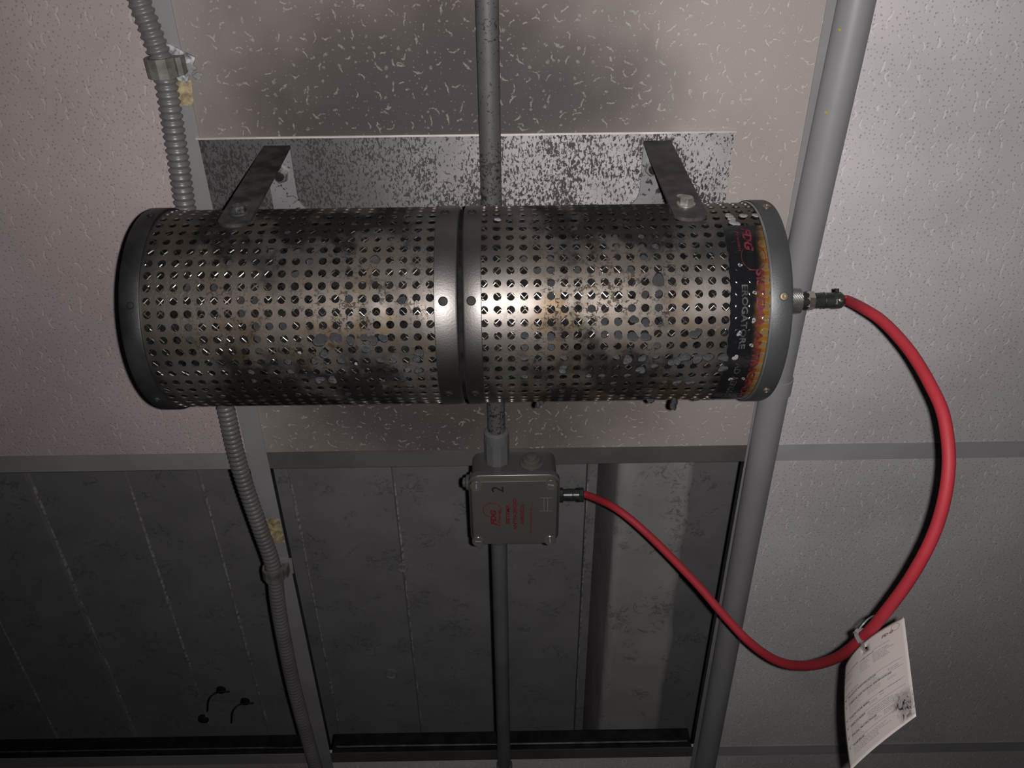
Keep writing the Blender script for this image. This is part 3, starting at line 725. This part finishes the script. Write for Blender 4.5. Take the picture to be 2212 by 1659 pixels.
for i, (px, py) in enumerate(((1029, 1050), (1190, 1046), (1033, 1169), (1188, 1169))):
    p = atZ(px, py, -.055); p.x = min(max(p.x, bX0+.0088), bX1-.0088); p.y = min(max(p.y, bY0+.0088), bY1-.0088); p.z = LZ
    s = G().lathe(p, (0, 0, -1), [(-.004, .0074), (.0010, .0074), (.0016, .0068), (.0016, .0060), (.0006, .0056)], 28).put('lid_screw', M_screwcap, bx, lid, True)
    an = (1.57, .2, .1, 1.5)[i]; e = Vector((math.cos(an), math.sin(an), 0)); f_ = Vector((-e.y, e.x, 0))
    G().prism([p+e*a_+f_*b_+Vector((0, 0, -.0005)) for a_, b_ in ((-.0034, -.0007), (.0034, -.0007), (.0034, .0007), (-.0034, .0007))], (0, 0, -.0006)).put('screw_slot', M_pvc, bx, s)
def grommet(c, ax, s=1.0):
    return G().lathe(c, ax, [(-.001, .0125*s), (.0015, .0125*s), (.0022, .0118*s), (.003, .0098*s), (.0065, .0092*s), (.0072, .0085*s), (.0078, .0062*s), (.0105, .0058*s), (.0114, .0046*s), (.0117, .0022*s), (.0122, .0005)], 28).put('grommet', M_lid, bx, smooth=True)
grommet((.0270, bY0+.003, H-.0215), (0, -1, 0), 1.15); grommet((bX0+.003, .6430, H-.026), (-1, 0, 0), 1.0)
gy = atZ(1238, 1069, -.028).y; gz = H-.028
gl = G().lathe((bX1-.003, gy, gz), (1, 0, 0), [(0, .0090), (.0085, .0090), (.0090, .0080)], 8, ph=.2).put('cable_gland', M_plug, bx)
G().lathe((bX1+.005, gy, gz), (1, 0, 0), [(0, .0068), (.006, .0070), (.0115, .0076), (.0125, .0068), (.022, .0072)], 24).put('gland_barrel', M_plug, bx, gl, True)
G().lathe((bX1+.0245, gy, gz), (1, 0, 0), [(0, .0082), (.0008, .0088), (.0055, .0088), (.0064, .0070)], 8, ph=.2).put('gland_nut', M_plug, bx, gl)
ZT = -.0553; e2 = Vector((-1, 0, 0)); e1 = Vector((0, -1, 0))
def lid_text(s, xt, xb, ys, ye, mat, name='lettering', bold=.02, shear=0.0):
    g = G(); a = atZ(xb, ys, ZT); b = atZ(xb, ye, ZT); c = atZ(xt, ys, ZT)
    flat_text(g, s, a, e1, e2, (a-b).length, abs(c.x-a.x), bold, shear); return g.put(name, mat, bx, lid)
lid_text('SISTEMA', 1093, 1101.4, 1132, 1089.5, M_redink, bold=.035)
lid_text('ANTINCENDIO', 1108.3, 1117, 1144, 1077, M_redink, bold=.035)
lid_text('AEROSOL', 1124, 1132.5, 1133.3, 1088.5, M_redink, bold=.035)
lid_text('BOX CONNESSIONI N°', 1144, 1149.5, 1152, 1096.5, M_redink, bold=.03)
lid_text('FDG', 1060, 1073, 1134, 1101, M_redink, bold=.05, shear=.25)
lid_text('Firecom', 1075, 1081.5, 1131, 1101.5, M_redink, bold=.03, shear=.15)
lid_text('®', 1043.5, 1047, 1091, 1087, M_redink, bold=.01)
def bar(g, p, q, wd, up=Vector((0, 0, -1))):
    p = Vector(p); q = Vector(q); s = (q-p).normalized().cross(up)*wd/2; g.add([p-s, q-s, q+s, p+s], [(0, 1, 2, 3)])
g = G(); bar(g, atZ(1149, 1095, ZT), atZ(1149, 1081, ZT), .0005); bar(g, atZ(1080.5, 1134.5, ZT), atZ(1072, 1133, ZT), .0016); g.put('underline', M_redink, bx, lid)
g = G(); n = 36; vs = []; fs = []
for k in range(n+1):
    t_ = math.radians(-30+285*k/n)
    for r in (1.0, .92): q = atZ(1063+20*r*math.cos(t_), 1102-16*r*math.sin(t_), ZT); vs.append(q)
for k in range(n): fs.append((2*k, 2*k+1, 2*k+3, 2*k+2))
put('emblem_ring', vs, fs, M_redink, bx, lid)
lid_text('2', 1062, 1087.5, 1064.5, 1052, M_blkink, 'handwritten_number', 0, .1)
g = G()
for x0, y0, x1, y1 in ((1166, 1075.3, 1194, 1075.3), (1166, 1104, 1194, 1104), (1175, 1076, 1175, 1104), (1183, 1076, 1183, 1104)): bar(g, atZ(x0, y0, ZT), atZ(x1, y1, ZT), .0004)
g.put('rating_mark', M_pvc, bx, lid)

# ------------------------------------------------------------------ red cable with plug, tie and tag
c_end = axc+Vector((.0444, 0, 0)); plug_end = c_end+Vector((.0255, .0, .0))
rc = thing('red_cable', 'red cable looping from the cylinder socket to the junction box', 'cable', (.26, .5, .5+CZ))
KP = [Vector((bX1+.026, gy, gz)), Vector((bX1+.036, gy+.0005, gz-.001))]
for px, py, d in ((1330, 1098, .965), (1400, 1155, .945), (1500, 1256, .905), (1560, 1325, .880), (1620, 1388, .850), (1680, 1428, .81), (1740, 1438, .765), (1800, 1424, .71), (1850, 1391, .66), (1900, 1338, .625), (1970, 1243, .60), (2024, 1135, .585), (2049, 1015, .578), (2040, 905, .585), (2010, 832, .60), (1965, 758, .625), (1910, 697, .655), (1868, 668, .677)):
    KP.append(atD(px, py, d))
KP += [plug_end+Vector((.004, .0003, -.0008)), plug_end]
CP = crom(KP, .004)
g = G(); g.sweep(CP, circ(.0044, 16)); g.put('sheath', M_red, rc, smooth='all')
ax = (plug_end-c_end).normalized()
pl = G().lathe(c_end, ax, [(0, .0062), (.0005, .0066), (.0080, .0066), (.0083, .0070), (.0092, .0070), (.0096, .0067), (.0180, .0066), (.0184, .0060)], 28).put('plug', M_plug, rc, smooth=True)
pl['label'] = 'black barrel plug'
G().lathe(c_end+ax*.0085, ax, [(0, .0071), (.0005, .0071)], 28).put('plug_ring', M_nickel, rc, pl, True)
cg = G().lathe(c_end+ax*.0165, ax, [(0, .0068), (.0015, .0074), (.0060, .0072), (.0085, .0052)], 10).put('strain_relief', M_plug, rc)
G().lathe(c_end+ax*.0200+Vector((0, -.0035, -.0062)), (0, -.5, -.86), [(-.001, .0016), (.0014, .0016), (.0016, .0008)], 12).put('clamp_screw', M_nickel, rc, cg, True)
G().lathe(c_end+ax*.0195+Vector((0, -.0062, .0032)), (0, -.88, .45), [(-.002, .0020), (.0030, .0018)], 10).put('clamp_screw', M_dark, rc, cg, True)
# instruction tag: a curled A7 card
TL, TR, BR, BL = atD(1826, 1441, .652), atD(1953, 1332, .617), atD(1979, 1547, .548), atD(1836, 1666, .583)
nrm = ((TR-TL).cross(BL-TL)).normalized()
if nrm.dot(CAM-TL) < 0: nrm = -nrm
def card(u, v, lift=0.0):
    p = (TL.lerp(TR, u)).lerp(BL.lerp(BR, u), v)
    return p+nrm*(.0058*math.sin(PI*min(1, max(0, u))**.85)*(1-.75*v)+.0030*(1-u)*math.sin(PI*min(1, max(0, v)))+lift)
tg = thing('instruction_tag', 'white printed card tag hanging from the red cable', 'tag', card(.4, .05))
nu, nv = 24, 34; hu, hv = 9, 1                      # 4x4 cell block holding the punched hole
idx = {}; vs = []; fs = []; uv = []
def cv(i, k):
    if (i, k) not in idx: idx[(i, k)] = len(vs); vs.append(card(i/nu, k/nv)); uv.append((i/nu, k/nv))
    return idx[(i, k)]
for i in range(nu):
    for k in range(nv):
        if hu <= i < hu+4 and hv <= k < hv+4: continue
        fs.append((cv(i, k), cv(i+1, k), cv(i+1, k+1), cv(i, k+1)))
bnd = [cv(hu+i, hv) for i in range(4)]+[cv(hu+4, hv+k) for k in range(4)]+[cv(hu+4-i, hv+4) for i in range(4)]+[cv(hu, hv+4-k) for k in range(4)]
hc = ((hu+2)/nu, (hv+2)/nv); hb = len(vs)
for k in range(16):
    a = 2*PI*k/16-PI*.75; q = (hc[0]+.030*math.cos(a), hc[1]+.0205*math.sin(a)); vs.append(card(*q)); uv.append(q)
for k in range(16): fs.append((bnd[k], bnd[(k+1) % 16], hb+(k+1) % 16, hb+k))
t = NT('tag_card'); u = t.n('TexCoord', out=2)
s1 = t.V('MULTIPLY', t.V('SUBTRACT', u, (.89, .845, 0)), (5.2, 5.6, 0)); nz = t.noise(t.V('MULTIPLY', u, (6, 9, 0)), 1.6, 4, .6, dist=1.0)
sm = t.ss(t.M('ADD', t.V('LENGTH', s1, out=1), t.M('MULTIPLY_ADD', nz, 1.3, -.65)), .35, .95, 1, 0)
blk = t.M('MULTIPLY', sm, t.ss(t.noise(t.V('MULTIPLY', u, (16, 9, 0)), 1.0, 3, .5, dist=1.5), .50, .62))
c = t.mix(t.M('MULTIPLY', sm, .6), (.50, .45, .432), (.15, .145, .145)); c = t.mix(blk, c, (.02, .02, .02))
M_card = t.set(col=c, rough=.6, spec=.3)
cd = put('card', vs, fs, M_card, tg, smooth='all', uv=uv)
md = cd.modifiers.new('s', 'SOLIDIFY'); md.thickness = .0004; md.offset = 0
def ctext(g, s, u0, v0, L, h, bold=.0, shear=0.0, lift=.0004):
    v, f = text2d(s, bold, shear, 1); g.add([card(u0+x*L, v0-y*h, lift) for x, y in v], f)
def cline(g, u0, u1, v, th=.0018, lift=.0004):
    n = 10; g.add([card(u0+(u1-u0)*k/n, v+e*th/2, lift) for k in range(n+1) for e in (-1, 1)], [(2*k, 2*k+1, 2*k+3, 2*k+2) for k in range(n)])
g1 = G(); g2 = G(); rng = random.Random(11)
heads = ((.405, 'PRODUCT IDENTIFICATION', .46), (.475, 'CHEMICAL AND PHYSICAL SPECIFICATIONS', .66), (.600, 'PARTICULAR RISKS', .33), (.670, 'HEALTH RISKS', .25), (.755, 'SPECIAL PROTECTIONS', .40), (.835, 'WARNINGS', .19))
for i, (v, s, L) in enumerate(heads):
    ctext(g1, s, .12, v+.018, L, .0155, .05); ctext(g1, str(i+1), .055, v+.018, .022, .0155, .04); cline(g1, .05, .93, v-.004, .0022)
ctext(g1, 'INSTRUCTIONS', .03, .165, .30, .013, .03); ctext(g1, 'COMPOSITION', .36, .185, .22, .013, .03); ctext(g1, 'TECHNICAL DATA', .05, .385, .26, .012, .02)
def fine(u0, v0, n, L, dv=.0145):
    for k in range(n):
        x = u0; end = u0+L*rng.uniform(.6, 1.0)
        while x < end:
            w_ = rng.uniform(.012, .05); cline(g2, x, min(x+w_, end), v0+dv*k, .0052); x += w_+.008
fine(.36, .205, 7, .16); fine(.56, .165, 1, .3); fine(.56, .20, 7, .3); fine(.04, .195, 4, .2); fine(.05, .29, 2, .18)
fine(.12, .43, 3, .2); fine(.42, .43, 3, .2); fine(.78, .40, 1, .1); fine(.12, .50, 6, .25); fine(.44, .50, 4, .2); fine(.74, .44, 2, .17); fine(.72, .52, 2, .14)
fine(.12, .625, 2, .16); fine(.44, .625, 2, .14); fine(.72, .600, 1, .18); fine(.12, .695, 4, .18); fine(.40, .692, 4, .52); fine(.12, .782, 3, .24); fine(.48, .782, 2, .1); fine(.62, .775, 3, .2); fine(.12, .862, 5, .6)
for du in (0, .05): cline(g1, .60+du*.0, .655, .600+du*.45, .003)
g1.put('heading_print', M_tagink, tg, cd); g2.put('fine_print', M_tagink2, tg, cd)['kind'] = 'stuff'
g = G(); ctext(g, 'FDG', .70, .105, .16, .030, .05, .3); g.put('logo', M_tagred, tg, cd)
g = G(); n = 24
g.add([card(.885+.055*r*math.cos(2*PI*k/n), .062+.036*r*math.sin(2*PI*k/n), .00035) for k in range(n) for r in (1, .9)], [(2*k, 2*k+1, (2*k+3) % (2*n), (2*k+2) % (2*n)) for k in range(n)])
g.put('logo_ring', M_tagred, tg, cd)
# cable tie through the punched hole and round the cable
tie = thing('cable_tie', 'clear plastic cable tie holding the white tag on the red cable', 'cable tie', atD(1862, 1360, .63))
i0 = nearest(CP, atD(1868, 1374, .645)); cc = CP[i0]; dd = (CP[i0+2]-CP[i0-2]).normalized()
hp = card(*hc); tc = (CAM-cc).normalized(); tc = (tc-dd*tc.dot(dd)).normalized(); sd = dd.cross(tc)
if sd.dot(hp-cc) < 0: sd = -sd
dh = (hp-cc).dot(sd); al = (hp-cc).dot(dd)
loop = [cc+tc*.0062+sd*.001, cc+tc*.0056+sd*(dh*.55)+dd*al*.4, hp+nrm*.0025, hp-nrm*.0015+sd*.0012, cc-tc*.0040+sd*dh*.6+dd*al*.6, cc-tc*.0066, cc-tc*.004-sd*.0048, cc+tc*.0028-sd*.0054]
LPs = crom(loop+[loop[0]], .0012)
G().sweep(LPs[:-1], [(.0016, .0006), (-.0016, .0006), (-.0016, -.0006), (.0016, -.0006)], up=dd, closed=True).put('strap_loop', M_tie, tie, smooth=True)
hd = cc+tc*.0015-sd*.0050
G().prism([hd+dd*a_+tc*b_ for a_, b_ in ((-.0020, -.0016), (.0020, -.0016), (.0020, .0016), (-.0020, .0016))], -sd*.0026).put('head', M_tie, tie)
tl = crom([hd-sd*.001, atD(1866, 1346, .645), atD(1878, 1335, .65), atD(1893, 1329, .665)], .002)
G().sweep(tl, [(.0013, .0005), (-.0013, .0005), (-.0013, -.0005), (.0013, -.0005)], up=dd).put('tail', M_tie, tie, smooth=True)

# ------------------------------------------------------------------ wire hooks left in the slab
for (px, py), lb in (((470, 1492), 'black wire hook hanging from the slab, the farther left of two'), ((522, 1517), 'black wire hook hanging from the slab, beside the flexible conduit')):
    c = atZ(px, py, ZS); rt = thing('wire_hook', lb, 'hook', c, 'wire hooks in the slab')
    pts = [atZ(px+26, py+2, ZS-.012), atZ(px+4, py+3, ZS-.02), atZ(px-10, py+8, ZS-.03), atZ(px-20, py+22, ZS-.035), atZ(px-22, py+44, ZS-.03)]
    G().sweep(crom(pts, .006), circ(.0020, 8)).put('wire', M_wire, rt, smooth=True)
    G().lathe(atZ(px+8, py-4, ZS), (.1, .1, -1), [(-.004, .011), (.006, .010), (.010, .004)], 9).put('stub', M_web, rt, smooth=True)
c = atZ(440, 1553, ZS); g = G().lathe(c, (.05, .1, -1), [(-.004, .013), (.004, .012), (.008, .004)], 9)
tag(g.put('anchor_plug', M_wire, smooth=True), 'small black anchor plug set in the concrete slab', 'anchor')
